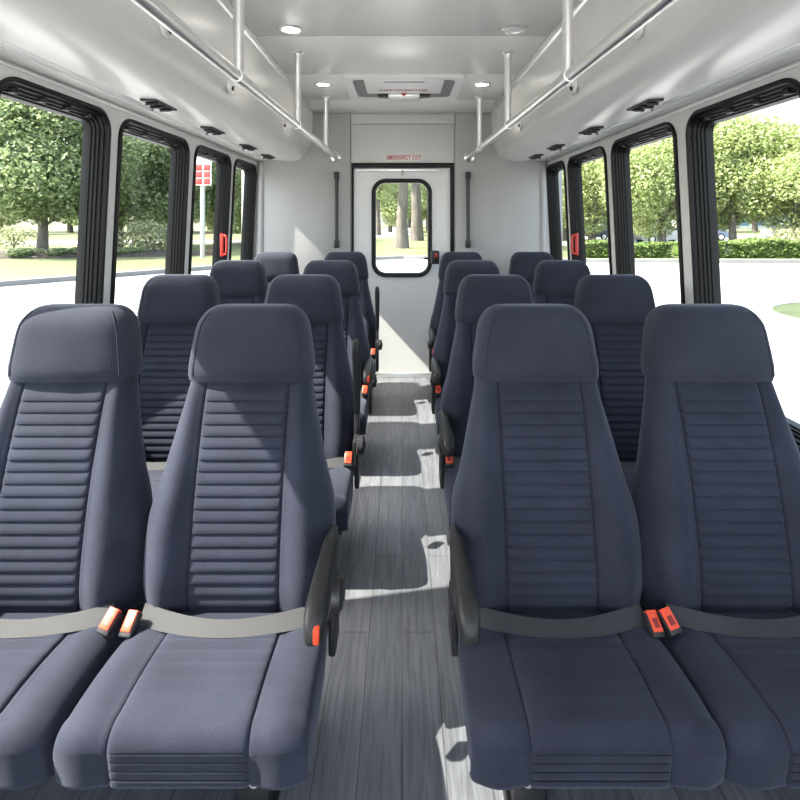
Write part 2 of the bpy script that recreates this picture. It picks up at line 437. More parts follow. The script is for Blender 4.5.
# handrails
for sd, nm in ((-1, 'left'), (1, 'right')):
    X, Z = .515*sd+.004, 1.712
    r = thing('handrail', (X, YB-.03, Z), 'polished steel ceiling handrail along the %s side of the aisle' % nm, 'handrail', 'ceiling handrails')
    yb = YB-.03
    rz_ = lambda y: -.016*(yb-y)
    MB().tube([(0, y-yb, rz_(y)) for y in (.2, 1.6, 2.5, 3.4, yb-.004)], .0185, 20).build('rail', 'steel', r)
    for y in (.72, 1.628, 2.55, 3.49):
        st = MB().tube([(0, y-yb, rz_(y)), (0, y-yb, ZC-Z)], .0165, 18)
        so = st.build('stanchion', 'steel', r)
        MB().lathe([(.03, ZC-Z-.001), (.03, ZC-Z-.006), (.02, ZC-Z-.012), (.0175, ZC-Z-.03)], (0, y-yb, 0), 'Z', 20).build('collar', 'steel', so)
        MB().tube([(0, y-yb-.026, rz_(y)), (0, y-yb+.026, rz_(y))], .0212, 18).build('tee_fitting', 'steel', so)
    MB().lathe([(.0, -.001), (.042, -.001), (.042, -.008), (.034, -.016), (.022, -.022), (.02, -.055), (.0165, -.06)], (0, 0, 0), 'Y', 24).build('wall_flange', 'alu', r)
    if sd < 0:
        MB().tube([(0, -.16, 0), (0, -.145, 0)], .0192, 18).build('tape_band', 'red', r)

# downlights
k_ = 0
for sd, nm in ((-1, 'left'), (1, 'right')):
    for y, wh in ((2.244, 'nearer the camera, above the second seat row'), (3.16, 'farther back, beside the roof hatch')):
        r = thing('downlight', (.483*sd+.004, y, ZC), 'small round ceiling downlight on the %s, %s' % (nm, wh), 'ceiling light', 'ceiling downlights')
        MB().lathe([(.056, -.0005), (.056, -.004), (.05, -.007), (.038, -.006), (.036, -.001)], n=28).build('rim', 'alu', r)
        off = sd > 0 and y < 3
        MB().lathe([(0, -.0035), (.0365, -.0035), (.0365, -.0015), (0, -.0015)], n=24).build('lens', 'lens_off' if off else 'lamp', r)
        if off: r['label'] = 'small round ceiling downlight that is not lit, on the right'; continue
        L = bpy.data.lights.new('downlight_bulb', 'SPOT'); L.energy = 9; L.spot_size = 1.75; L.spot_blend = 1.; L.shadow_soft_size = .036; L.color = (1, .95, .87)
        lo = bpy.data.objects.new('downlight_bulb', L); COL.objects.link(lo); lo.parent = r; lo.location = (0, 0, -.012)

# roof hatch
r = thing('roof_hatch', (.012, 3.235, ZC), 'pale roof escape hatch with a red triangle on its handle', 'roof hatch')
HX, HY = .352, .29
fr = sheet(rrect(-HX, HX, -HY, HY, .03), [rrect(-HX+.05, HX-.05, -HY+.05, HY-.05, .05)], lambda x, y: (x, y, -.018), lambda x, y: (x, y, 0))
fr.build('frame', 'white', r, 40)
MB().box(-HX+.02, HX-.02, -HY+.02, HY-.02, -.006, -.0005).build('recess', 'recess', r)
lid = MB().box(-.235, .235, -HY+.05, .085, -.022, -.004, .01, 3); lid.build('lid', 'white', r)
rim = MB().box(-.12, .12, -HY+.075, -HY+.09, -.0235, -.018, .001); rim.build('vent_slot', 'dark', r)
hb = MB().box(-.1, .1, .07, .2, -.046, -.006, .01, 3); hbo = hb.build('handle', 'alu', r)
MB().loft([[(x, .071, z) for x, z in ((-.03, -.012), (.03, -.012), (.0, -.042))], [(x, .066, z) for x, z in ((-.03, -.012), (.03, -.012), (.0, -.042))]]).build('triangle_mark', 'redink', hbo)
for sx in (-1, 1):
    MB().box(min(sx*.1, sx*.17), max(sx*.1, sx*.17), .12, .16, -.03, -.006, .006).build('latch_arm', 'black', hbo)
mk = MB(); random.seed(3); x = -.15
while x < .15:
    wd = random.uniform(.006, .013); mk.box(x, x+wd, -.03, .0, -.0232, -.0215); x += wd+random.choice((.003, .003, .004, .009))
mk.build('lettering', 'redink', r)

# air vents under the soffits
WH = ['nearest the camera', 'second from the camera', 'third from the camera', 'farthest back']
for sd, nm in ((-1, 'left'), (1, 'right')):
    for i, y in enumerate((1.96, 2.52, 3.1, 3.56)):
        r = thing('air_vent', (.915*sd, y, 1.662), 'black oblong vent under the %s soffit, %s' % (nm, WH[i]), 'vent', 'black vents under the soffits')
        MB().box(-.03, .03, -.09, .09, -.007, .003, .004, 3).build('bezel', 'black', r)
        q = MB()
        for yy in (-.055, .0, .055): q.box(-.02, .02, yy-.018, yy+.018, -.014, -.004, .003, mtx=Matrix.Translation((0, yy, 0)) @ Matrix.Rotation(.35, 4, 'X') @ Matrix.Translation((0, -yy, 0)))
        q.build('louver', 'armpad', r)
        MB().tube([(sd*.015, -.03, -.014), (sd*.038, .02, -.016)], .006, 8).build('thumb_tab', 'black', r)
    for i, (y, z) in enumerate(((1.525, 1.80), (2.11, 1.775), (3.04, 1.79))):
        x = sd*(interp([(1.765, .698), (1.805, .69), (1.86, .684)], z)+.001)
        r = thing('round_vent', (x, y, z), 'small round chrome rimmed vent in the %s soffit face, %s' % (nm, ['nearest the camera', 'middle of three', 'farthest back'][i]), 'vent', 'round vents in the soffit faces')
        s_ = -sd
        prof = [(.028, .001*s_), (.030, .006*s_), (.036, .009*s_), (.041, .006*s_), (.043, -.001*s_)]
        MB().lathe(prof, axis='X', n=32).build('rim', 'bin', r)
        MB().lathe([(0, -.001*s_), (.029, -.001*s_), (.029, .003*s_), (0, .003*s_)], axis='X', n=24).build('grille', 'bin', r)
        MB().tube([(.006*s_, .012, -.018), (.006*s_, .018, -.005)], .006, 8).build('knob', 'black', r)

# ------------------------------------------------------------------ seats
def shell(F, I, W, cols, depth, tab_s, back_in=.02):
    """rings across the seat: F front points, I matching rear points, W half widths"""
    loops = []
    for i, (f, q, w) in enumerate(zip(F, I, W)):
        f = Vector(f); q = Vector(q); d = q-f; T = d.length; n = d/T
        xs = [c for c in cols if c < w-.02]
        k = len(cols)-len(xs)
        base = cols[-1]
        half = [(c, depth(i, c, 0)) for c in cols]+[(base+(w-base)*s, depth(i, base+(w-base)*s, s)) for s in tab_s]
        right = [Vector((x, 0, 0))+Vector((0, f[0], f[1])) + Vector((0, n[0], n[1]))*dd for x, dd in half]
        left = [Vector((-p.x, p.y, p.z)) for p in reversed(right[1:])]
        L = left+right
        e = half[-1][1]
        br = [(w, e+(T-back_in-e)*.5), (w-.002, T-back_in), (w-.02, T), (w*.5, T)]
        bl = [(-x, dd) for x, dd in reversed(br)]
        L += [Vector((x, f[0]+n[0]*dd, f[1]+n[1]*dd)) for x, dd in br+[(0, T)]+bl]
        loops.append(L)
    return loops

TS = (.07, .2, .35, .5, .63, .74, .83, .9, .95, .982, 1)
def bolster(s, amp, roll):
    b_ = amp*math.sin(PI*min(1, s/.85))**1.2 if s < .85 else 0
    r_ = roll*(1-math.sqrt(max(0, 1-((max(s, .45)-.45)/.55)**2.4)))
    return -b_+r_

# backrest
ZB0, ZB1, ZMID, PITCH = .24, .828, .637, .0262
SP = [(.245, -.05), (.268, -.092), (.305, -.118), (.38, -.119), (.47, -.104), (.58, -.078), (.70, -.04), (.77, -.014), (.83, .012)]
WT = [(.23, .214), (.27, .223), (.34, .2308), (.44, .2308), (.50, .225), (.565, .206), (.68, .180), (.76, .163), (.83, .153)]
PW = .107
zs = []
def rib_z(z0, z1, n):
    out = []
    for i in range(n):
        a = z0+(z1-z0)*i/n; h = (z1-z0)/n
        out += [(a+h*t, t) for t in (0, .045, .2, .45, .7, .88)]
    return out
rows = [(ZB0, -1), (.253, -1), (.27, -1)]+rib_z(.287, ZMID, 13)+rib_z(ZMID, .793, 6)+[(.793, 0), (.803, -1), (.815, -1), (ZB1, -1)]
def hgt(t): return 0 if t < 0 else interp([(0, 0), (.045, .82), (.2, 1), (.45, .93), (.7, .66), (.88, .34), (1, .1)], t)
colsb = [0, .035, .07, .09, .1, .1035, PW, .1105, .116]
ZR = rows
def depth_b(i, x, s):
    z, t = ZR[i]
    d = 0
    if x < PW+.001:
        fade = 1 if x < .098 else max(0, (PW-x)/(PW-.098))
        d -= (.0095*hgt(t)*fade if t >= 0 else .004*fade)
        if abs(x-PW) < .0005: d += .0055
        if t == 0 and abs(z-ZMID) < 1e-6: d += .007*fade
        if z < ZMID: d += .004*fade
    elif s == 0:
        d -= .003*(x-PW)/.01
    if s > 0:
        amp = interp([(.26, .012), (.38, .026), (.52, .026), (.65, .014), (.8, .006)], z)
        d += bolster(s, amp, interp([(.3, .06), (.8, .045)], z))-.003
    return d
F = []; I = []; Wd = []
for z, t in ZR:
    y = smooth_interp(SP, z); F.append((y, z))
    th = interp([(.25, .10), (.4, .125), (.6, .11), (.83, .085)], z)
    I.append((y+th, z+.03*(1 if z > .3 else .5))); Wd.append(smooth_interp(WT, z))
    if t < 0 and z < .28: pass
bl = shell(F, I, Wd, colsb, depth_b, TS)
back_mb = MB().loft(bl)
backrest0 = back_mb.build('backrest', 'fabric', angle=60); back_me = backrest0.data; bpy.data.objects.remove(backrest0)

# headrest
def headrest_mesh():
    loops = []; n = 13
    zs = [(-.012, .90), (-.007, .965), (.0, .99), (.03, 1), (.07, 1), (.11, 1), (.13, 1), (.15, .995), (.165, .98), (.178, .955), (.188, .915), (.195, .85), (.1995, .76), (.202, .62)]
    for h, k in zs:
        w = interp([(0, .166), (.03, .1645), (.08, .158), (.14, .149), (.22, .137)], h)*1
        if h > .13: w -= .046*(1-math.sqrt(max(0, 1-((h-.13)/.072)**2)))
        dep = .058
        if h < .004: w *= .985 if h < -.006 else .995; dep *= .86 if h < -.006 else .95
        if h > .14: dep = .058*math.sqrt(max(.03, 1-((h-.14)/.065)**2))
        yc = .045+.10*h
        L = []
        m_ = 48
        for j in range(m_):
            a = 2*PI*j/m_; c, s = math.cos(a), math.sin(a)
            e = .32
            x = w*abs(c)**(e*1.0)*(1 if c >= 0 else -1)
            y = dep*abs(s)**(.62)*(1 if s >= 0 else -1)
            if s < 0: y -= .012*(1-(x/w)**2)          # slightly crowned face
            # seam where the face panel meets the side gusset
            L.append((x, yc+y, .82+h*.875))
        loops.append(L)
    return MB().loft(loops)
hm = headrest_mesh().build('headrest', 'vinyl', angle=70); head_me = hm.data; bpy.data.objects.remove(hm)
def piping_mesh(sx):
    b_ = MB()
    if sx:
        pts = []
        for h in (.004, .03, .07, .11, .13, .15, .168, .18, .189):
            w = interp([(0, .166), (.03, .1645), (.08, .158), (.14, .149), (.22, .137)], h)
            if h > .13: w -= .046*(1-math.sqrt(max(0, 1-((h-.13)/.072)**2)))
            dep = .058*(math.sqrt(max(.03, 1-((h-.14)/.065)**2)) if h > .14 else 1)
            a = math.radians(-52); c, s = math.cos(a), math.sin(a)
            x = w*abs(c)**.32; y = -dep*abs(s)**.62-.012*(1-(x/w)**2)
            pts.append((sx*x, .045+.10*h+y-.0006, .82+h*.875))
        b_.tube(pts, .0016, 6)
    return b_
pipe_me = []
for sx in (-1, 1):
    pm = piping_mesh(sx).build('piping', 'vinyl'); pipe_me.append(pm.data); bpy.data.objects.remove(pm)

# cushion
cf = [(-.01, .265), (-.05, .280)]
cq = [(-.01, .208), (-.05, .208)]
tt = [(-1), (-1)]
ytop = []
n = 9
for i in range(n):
    y0 = -.075-.305*i/n; h = .305/n
    for t in (0, .12, .5, .88):
        y = y0-h*t
        cf.append((y, smooth_interp([(-.40, .311), (-.33, .315), (-.25, .311), (-.15, .298), (-.08, .288)], y))); cq.append((y*.97, .208)); tt.append(10+t)
for y, z, qy in [(-.393-.034*math.sin(math.radians(a_)), .280+.034*math.cos(math.radians(a_)), -.360-.012*a_/90) for a_ in (-8, 6, 20, 34, 48, 62, 76, 88)]:
    cf.append((y, z)); cq.append((qy, .208)); tt.append(-1)
for i in range(4):
    for t in (0, .12, .5, .88):
        z = .278-.0172*(i+t); cf.append((-.427+(.278-z)*.15, z)); cq.append((-.372-.003*(i+t), .208-.0006*(i+t))); tt.append(t)
cf += [(-.411, .208), (-.402, .204)]; cq += [(-.388, .204), (-.388, .2035)]; tt += [0, -1]
PC = .126
colsc = [0, .04, .08, .105, .117, .1225, PC, .1295, .137]
def depth_c(i, x, s):
    t = tt[i]; d = 0
    fade = 1 if x < .116 else max(0, (PC-x)/(PC-.116))
    if x < PC+.001:
        if t >= 10: d -= .0022*hgt(t-10)*fade+.004*fade
        elif t >= 0: d -= .0045*hgt(t)*fade+.002*fade
        else: d -= .005*fade
        if abs(x-PC) < .0005: d += .004
    if s > 0:
        ends = 1-.5*max(0, min(1, (i-36)/22))
        d += bolster(s, .007, .035*ends)
    return d
Wc = [interp([(-.43, .2295), (-.40, .2308), (-.2, .2295), (0, .212)], p[0]) for p in cf]
T_ = []
def shell_c():
    return shell(cf, cq, Wc, colsc, depth_c, TS, .004)
cm = MB().loft(shell_c()).build('seat_cushion', 'fabric', angle=60); cush_me = cm.data; bpy.data.objects.remove(cm)

def link(name, me, parent):
    o = bpy.data.objects.new(name, me); COL.objects.link(o); o.parent = parent; return o

def ribbon(pts, wv, th=.0022):
    loops = []
    for i, p in enumerate(pts):
        p = Vector(p); w = Vector(wv[i]) if isinstance(wv, list) else Vector(wv)
        d = (Vector(pts[min(i+1, len(pts)-1)])-Vector(pts[max(i-1, 0)])).normalized()
        nn = d.cross(w).normalized()*th
        loops.append([p-w/2-nn, p+w/2-nn, p+w/2+nn, p-w/2+nn])
    return MB().loft(loops)

def buckle(root, x, y, z, rx, rz, ry=0.):
    mt = Matrix.Translation((x, y, z)) @ Matrix.Rotation(rz, 4, 'Z') @ Matrix.Rotation(ry, 4, 'Y') @ Matrix.Rotation(rx, 4, 'X')
    mt = mt @ Matrix.Diagonal((.86, .86, .74, 1))
    q = MB().box(-.0185, .0185, -.011, .011, -.034, .03, .005, 2, mt)
    bo = q.build('buckle', 'black', root)
    q = MB().box(-.0145, .0145, -.0145, -.009, -.022, .028, .0025, 2, mt)
    q.box(-.0145, .0145, -.0145, .004, .022, .0325, .002, 2, mt)
    bu = q.build('release_button', 'orange', bo); bu['label'] = 'red orange push button'
    q = MB().box(-.008, .008, -.0152, -.0135, -.012, .012, .0006, 1, mt); q.build('button_slot', 'slot', bu)
    return bo

def make_seat(kind, sd, arm_up=False):
    """sd: +1 when the aisle lies on the seat's +x side"""
    root = bpy.data.objects.new('passenger_seat', None); COL.objects.link(root)
    link('backrest', back_me, root)
    hr = link('headrest', head_me, root); link('piping', pipe_me[0], hr); link('piping', pipe_me[1], hr)
    link('seat_cushion', cush_me, root)
    f = MB()
    f.box(-.2, .2, -.36, -.02, .168, .206, .006); f.box(-.2, .2, -.30, -.24, .128, .168, .005); f.box(-.205, .205, -.08, -.02, .128, .3, .006)
    f.build('base_frame', 'black', root)
    for y in (-.27, ):
        x = sd*.095 if kind == 'aisle' else -sd*.11
        l = MB().box(x-.033, x+.033, y-.02, y+.022, .008, .13, .004)
        l.box(x-.033, x+.033, y+.02, -.03, .008, .04, .004)
        l.box(x-.045, x+.045, y-.05, .0, 0, .012, .004)
        lo = l.build('leg', 'black', root)
        MB().lathe([(0, y-.027), (.009, y-.027), (.011, y-.023), (.011, y-.0205)], (x+sd*.004, 0, .085), 'Y', 12).build('bolt', 'steel', lo)
    # lap belt lying across the rear of the cushion
    pts = []; wv = []
    for k in range(13):
        t = k/12; x = -.2+.4*t
        sag = math.sin(PI*t)
        y = -.150-.042*sag; z = .317-.001*sag**.7
        pts.append((x*sd, y, z)); wv.append((0, -.036-.002*sag, -.026+.014*sag))
    # toward the aisle the strap climbs to its anchor
    belt = ribbon(pts, wv).build('seat_belt', 'webbing', root)
    if kind == 'aisle':
        buckle(root, -sd*.207, -.185, .322, -.85, -sd*.25, -.10*sd)
        buckle(root, sd*.212, -.21, .352, -.7, 0, .05*sd)
    else:
        buckle(root, sd*.219, -.185, .328, -.85, -sd*.3, .12*sd)
    if kind == 'aisle':
        xo = sd*(.236 if sd > 0 else .229)
        br = MB().box(xo-.010, xo+.008, -.13, -.05, .2, .33, .006)
        br.box(xo-.010, xo+.008, -.15, -.085, .30, .49, .006)
        bo = br.build('armrest_bracket', 'black', root)
        kx = .034 if sd > 0 else .02
        kn = MB().lathe([(0, xo+sd*kx), (.026, xo+sd*kx), (.033, xo+sd*(kx-.005)), (.034, xo+sd*.01), (.028, xo+sd*.006)], (0, -.2, .40), 'X', 20)
        kn.lathe([(0, xo+sd*(kx+.004)), (.012, xo+sd*(kx+.004)), (.012, xo+sd*.01)], (0, -.2, .40), 'X', 14)
        kn.box(xo-.008, xo+.008, -.22, -.1, .38, .42, .005)
        kn.build('recline_knob', 'black', root)
        # padded arm, drawn lowered then swung up about its pivot where the photo shows it raised
        loops = []
        for y, hh, ww, zc in ((.03, .010, .010, 0), (.024, .02, .014, 0), (.0, .026, .017, 0), (-.06, .028, .0185, .002), (-.14, .030, .021, .002), (-.19, .030, .022, .0),
                              (-.215, .029, .0215, -.003), (-.233, .025, .019, -.006), (-.244, .017, .014, -.009), (-.248, .006, .006, -.011)):
            L = []
            for j in range(20):
                a = 2*PI*j/20; c, s = math.cos(a), math.sin(a)
                L.append((ww*abs(c)**.6*(1 if c >= 0 else -1), y, zc+hh*abs(s)**.6*(1 if s >= 0 else -1)))
            loops.append(L)
        a = MB().loft(loops)
        pv = Vector((xo, -.155, .474))
        pv = Vector((xo, -.12, .505)) if arm_up else pv
        R = Matrix.Translation(pv) @ Matrix.Rotation(math.radians(-84) if arm_up else 0, 4, 'X')
        if arm_up: R = R @ Matrix.Diagonal((.72, 1.12, .8, 1))
        a.v = [tuple(R @ Vector(p)) for p in a.v]
        ao = a.build('armrest', 'armpad', root)
        if sd > 0 and not arm_up:
            q = MB().box(xo+.002, xo+.013, -.408, -.385, .456, .484, .003); q.build('release_button', 'orange', ao)['label'] = 'red orange release button'
    return root

protos = {}
ROWS = [(1.35, {('L', 'a'): -.400, ('L', 'w'): -.873, ('R', 'a'): .3555, ('R', 'w'): .8165}),
        (2.11, {('L', 'a'): -.408, ('L', 'w'): -.922, ('R', 'a'): .385, ('R', 'w'): .882}),
        (2.87, {('L', 'a'): -.402, ('L', 'w'): -.922, ('R', 'a'): .397, ('R', 'w'): .902}),
        (3.63, {('L', 'a'): -.402, ('L', 'w'): -.893, ('R', 'a'): .422, ('R', 'w'): .922})]
RN = ['front row', 'second row', 'third row', 'rear row']
for i, (Y, xs) in enumerate(ROWS):
    for (sdn, ab), x in xs.items():
        up = sdn == 'L' and ab == 'a' and i in (1, 3)
        key = (sdn, ab, up)
        first = key not in protos
        if first:
            protos[key] = make_seat('aisle' if ab == 'a' else 'window', 1 if sdn == 'L' else -1, up)
            o = protos[key]
        else:
            o = copy_tree(protos[key])
        o.location = (x, Y, 0)
        side = 'left' if sdn == 'L' else 'right'
        if ab == 'a':
            lab = 'navy ribbed bus seat on the %s edge of the aisle, %s, armrest %s' % (side, RN[i], 'raised upright' if up else 'lowered')
        else:
            lab = 'navy ribbed bus seat beside the %s windows, %s' % (side, RN[i])
        tag(o, lab, 'seat', 'navy passenger seats')

# ------------------------------------------------------------------ outside
g = MB().box(-150, 150, -60, 200, GZ-.2, GZ); tag(g.build('ground', 'asphalt'), 'pale sunlit asphalt around the bus', 'ground', kind='structure')
EDGE = [(-60, -20), (-24, 4), (-12.2, 15.75), (-9.1, 19.5), (-5, 24), (0, 26.6), (5, 25.8), (9, 24.4), (18.3, 24), (40, 23.4), (90, 22)]
def fine(pl, step=1.5):
    out = []
    for (a, c) in zip(pl, pl[1:]):
        n_ = max(1, int(math.hypot(c[0]-a[0], c[1]-a[1])/step))
        for k in range(n_): out.append((a[0]+(c[0]-a[0])*k/n_, a[1]+(c[1]-a[1])*k/n_))
    return out+[pl[-1]]
poly = EDGE+[(90, 190), (-140, 190), (-140, -20)]
w = sheet(poly, [], lambda x, y: (x, y, GZ+.12), lambda x, y: (x, y, GZ-.05)); tag(w.build('lawn', 'grass'), 'bright mown lawn beyond the kerb', 'lawn', kind='structure')
def strip(pl, w0, w1, z0, z1):
    b_ = MB(); loops = []
    for i, p in enumerate(pl):
        a = pl[max(0, i-1)]; c = pl[min(len(pl)-1, i+1)]
        d = Vector((c[0]-a[0], c[1]-a[1])).normalized(); n_ = Vector((-d.y, d.x))
        q0 = Vector(p)-n_*w0; q1 = Vector(p)+n_*w1
        loops.append([(q0.x, q0.y, z0), (q0.x, q0.y, z1), (q1.x, q1.y, z1), (q1.x, q1.y, z0)])
    return b_.loft(loops)
tag(strip(EDGE, .25, .15, GZ-.02, GZ+.16).build('kerb', 'concrete'), 'pale concrete kerb between the road and the lawn', 'kerb', kind='structure')
# far path left, car park right
tag(strip([(-80, 40), (-30, 42), (-10, 44), (-2, 60), (0, 120)], 3, 3, GZ+.1, GZ+.135).build('path', 'asphalt'), 'pale path crossing the lawn behind the trees', 'path', kind='structure')
w = sheet([(11, 31), (70, 30), (80, 62), (14, 62)], [], lambda x, y: (x, y, GZ+.14), lambda x, y: (x, y, GZ+.05)); tag(w.build('car_park', 'asphalt'), 'pale car park behind the right hedge', 'car park', kind='structure')
# island
isl = [(10.05+2.5*math.cos(a)*1.1, 10.1+2.0*math.sin(a)) for a in [2*PI*k/48 for k in range(48)]]
isl_in = [(10.05+2.32*math.cos(a)*1.1, 10.1+1.82*math.sin(a)) for a in [2*PI*k/48 for k in range(48)]]
w = sheet(isl, [isl_in], lambda x, y: (x, y, GZ+.15), lambda x, y: (x, y, GZ-.02)); ir = w.build('traffic_island', 'concrete'); tag(ir, 'rounded grassy traffic island with a pale kerb by the right front window', 'traffic island')
w = sheet(isl_in, [], lambda x, y: (x, y, GZ+.14), lambda x, y: (x, y, GZ-.01)); w.build('turf', 'turf', ir)

# trees
def leaves_mesh(name, blobs, n, size, m, seed, flat=.75):
    rnd = random.Random(seed); v = []; f = []
    tot = sum(r**2 for *_, r in blobs)
    for (bx, by, bz, r) in blobs:
        for _ in range(int(n*r*r/tot)):
            while True:
                p = Vector((rnd.uniform(-1, 1), rnd.uniform(-1, 1), rnd.uniform(-1, 1)))
                if .05 < p.length < 1: break
            rr = r*(.55+.5*rnd.random()**.6)
            p = p.normalized()*rr; p.z *= flat
            p += Vector((bx, by, bz))
            d = Vector((rnd.gauss(0, 1), rnd.gauss(0, 1), rnd.gauss(0, .7)-.2)).normalized()
            u = d.orthogonal().normalized(); u.rotate(Matrix.Rotation(rnd.uniform(0, 6.28), 3, d))
            s = size*rnd.uniform(.6, 1.35); o = len(v); c = d.cross(u)
            v += [p-d*s*.6, p+u*s*.35+c*s*.06, p+d*s*.6, p-u*s*.35+c*s*.06]
            f += [(o, o+1, o+2, o+3)]
    me = bpy.data.meshes.new(name); me.from_pydata([tuple(q) for q in v], [], f); me.update()
    me.materials.append(M[m]); return me
def trunk_mesh(h, r, seed, crown_z, spread):
    rnd = random.Random(seed); b_ = MB()
    pts = [(rnd.uniform(-.06, .06)*k, rnd.uniform(-.06, .06)*k, h*k/6) for k in range(7)]
    b_.tube(pts, [r*1.45, r*1.05, r*.95, r*.85, r*.7, r*.5, r*.25], 12)
    for k in range(9):
        a = k*2.4+rnd.uniform(-.3, .3); z0 = crown_z*(1.15+.09*k); L = spread*rnd.uniform(.6, .95)
        p0 = Vector((0, 0, min(z0, h*.9))); d = Vector((math.cos(a), math.sin(a), .75))
        b_.tube([p0, p0+d*L*.35, p0+d*L*.7+Vector((0, 0, .15)), p0+d*L], [r*.4, r*.28, r*.16, r*.05], 7)
    return b_
def crown(w, h, z0, nb, seed, bs=.42):
    rnd = random.Random(seed); out = []
    for k in range(nb):
        while True:
            p = Vector((rnd.uniform(-1, 1), rnd.uniform(-1, 1), rnd.uniform(-1, 1)))
            if .3 < p.length < 1: break
        out.append((p.x*w*.72, p.y*w*.72, z0+h/2+p.z*h*.40, w*bs*rnd.uniform(.65, 1.15)))
    return out
KIND = {}
def kind_tree(key, h, r, w, ch, z0, n, size, m, nb, seed, bs=.42):
    t = trunk_mesh(h, r, seed, z0+.6, w*.75).build('trunk', 'bark'); tm = t.data; bpy.data.objects.remove(t)
    KIND[key] = (tm, leaves_mesh('foliage', crown(w, ch, z0, nb, seed, bs), n, size, m, seed))
kind_tree('oak', 8.5, .215, 4.4, 9.2, .7, 44000, .195, 'leafa', 40, 11)
kind_tree('deep', 9, .25, 4.2, 10, .7, 34000, .22, 'leafa', 38, 23)
kind_tree('light', 7.5, .18, 3.5, 7.4, .9, 38000, .165, 'leafb', 36, 31)
kind_tree('light2', 8, .2, 4.0, 8.2, .6, 38000, .18, 'leafb', 38, 47)
kind_tree('tall', 11, .34, 4.5, 7.0, 5.0, 9000, .34, 'leafb', 26, 53)
def tree(key, px, Y, label, sc=1., rz=0., group=None, gz=.1):
    x = (px-402)*Y/520
    r = thing('tree', (x, Y, GZ+gz), label, 'tree', group)
    r.scale = (sc, sc, sc); r.rotation_euler.z = rz
    link('trunk', KIND[key][0], r); link('foliage', KIND[key][1], r)
    return r
tree('oak', 42, 27, 'broad thick trunked tree in the mulch bed outside the front left window', 1., .4)
tree('deep', 118, 33, 'dark leafy tree outside the second left window', .95, 1.1)
tree('deep', 172, 36, 'dense green tree right of the dark one, through the second left window', 1.0, 2.9)
tree('light2', 222, 40, 'yellow green tree behind the red and white sign', 1.05, .6)
tree('light', 250, 44, 'sunlit tree seen through the rearmost left window', 1.2, 2.0)
tree('light', 733, 33, 'pale green tree with a slim trunk behind the hedge in the front right window', 1.05, .7)
tree('light2', 795, 31, 'bushy light tree at the photo edge of the front right window', .95, 2.1)
tree('light2', 662, 34, 'broad light tree filling the second right window', 1.05, 3.6)
tree('light', 626, 52, 'smaller light tree left of the broad one in the second right window', 1.25, 4.4)
tree('light2', 592, 40, 'light green tree seen through the third right window', 1.1, 5.2)
tree('light', 566, 46, 'tree seen through the rearmost right window', 1.25, 1.5)
tree('tall', 402, 34, 'tall tree whose thick trunk stands in the middle of the rear door window', 1., .3)
tree('tall', 417, 46, 'tall tree with trunk just right of centre in the rear door window', 1.3, 2.2)
tree('tall', 378, 60, 'distant slim tree at the left of the rear door window', .8, 4.0)
tree('light2', 390, 75, 'distant light tree behind the trunks in the rear door window', 1.2, 1.0)
tree('light', 428, 85, 'distant bright tree at the right of the rear door window', 1.5, 1.9)
far = 0
for k, (px, Y, key, sc) in enumerate([(-40, 62, 'deep', 1.2), (0, 75, 'light2', 1.4), (70, 72, 'light2', 1.5), (105, 64, 'deep', 1.1), (140, 78, 'light2', 1.5), (190, 70, 'deep', 1.3), (215, 80, 'light2', 1.5), (242, 85, 'deep', 1.5), (280, 80, 'light2', 1.5),
                          (520, 80, 'light2', 1.5), (548, 84, 'deep', 1.3), (578, 74, 'light2', 1.4), (610, 80, 'light2', 1.5), (640, 72, 'deep', 1.1), (690, 76, 'light2', 1.4), (755, 80, 'light', 1.7), (850, 60, 'light', 1.5), (360, 110, 'light2', 1.6), (410, 115, 'deep', 1.5), (445, 110, 'light2', 1.7)]):
    side = 'left windows' if px < 340 else ('rear door window' if px < 460 else 'right windows')
    tree(key, px, Y, '%s tree in the distant tree line seen through the %s' % ('dark green' if key == 'deep' else 'light green', side), sc, k*1.3, 'distant trees through the '+side)

# shrubs and beds
mb = MB(); loops = []
bx, by = -18.2, 27.2
for rr, z in ((1, GZ+.1), (.93, GZ+.22), (.6, GZ+.34), (.2, GZ+.38)):
    loops.append([(bx+8.5*rr*math.cos(a)-.0, by+2.2*rr*math.sin(a)+.30*8.5*rr*math.cos(a)*.4, z) for a in [2*PI*k/40 for k in range(40)]])
tag(mb.loft(loops).build('mulch_bed', 'mulch'), 'dark mulch bed around the large left tree', 'flower bed')
def shrub_mesh(w, h, n, size, m, seed):
    return leaves_mesh('foliage', [(random.Random(seed+k).uniform(-w*.6, w*.6), random.Random(seed+k+50).uniform(-w*.4, w*.4), h*.5, h*.6) for k in range(6)], n, size, m, seed)
def stems(h, w, seed):
    rnd = random.Random(seed); b_ = MB()
    for k in range(6):
        a = k*1.05; b_.tube([(0, 0, 0), (math.cos(a)*w*.25, math.sin(a)*w*.25, h*.45), (math.cos(a)*w*.5, math.sin(a)*w*.5, h*.85)], [.03, .02, .008], 6)
    return b_
smA = shrub_mesh(1.0, .75, 1500, .12, 'leafa', 5); smB = shrub_mesh(1.5, 1.9, 1500, .16, 'leafd', 9); smC = shrub_mesh(1.2, 1.5, 900, .14, 'leafd', 14)
t = stems(.7, .9, 1).build('stem', 'bark'); stA = t.data; bpy.data.objects.remove(t)
t = stems(1.8, 1.5, 2).build('stem', 'bark'); stB = t.data; bpy.data.objects.remove(t)
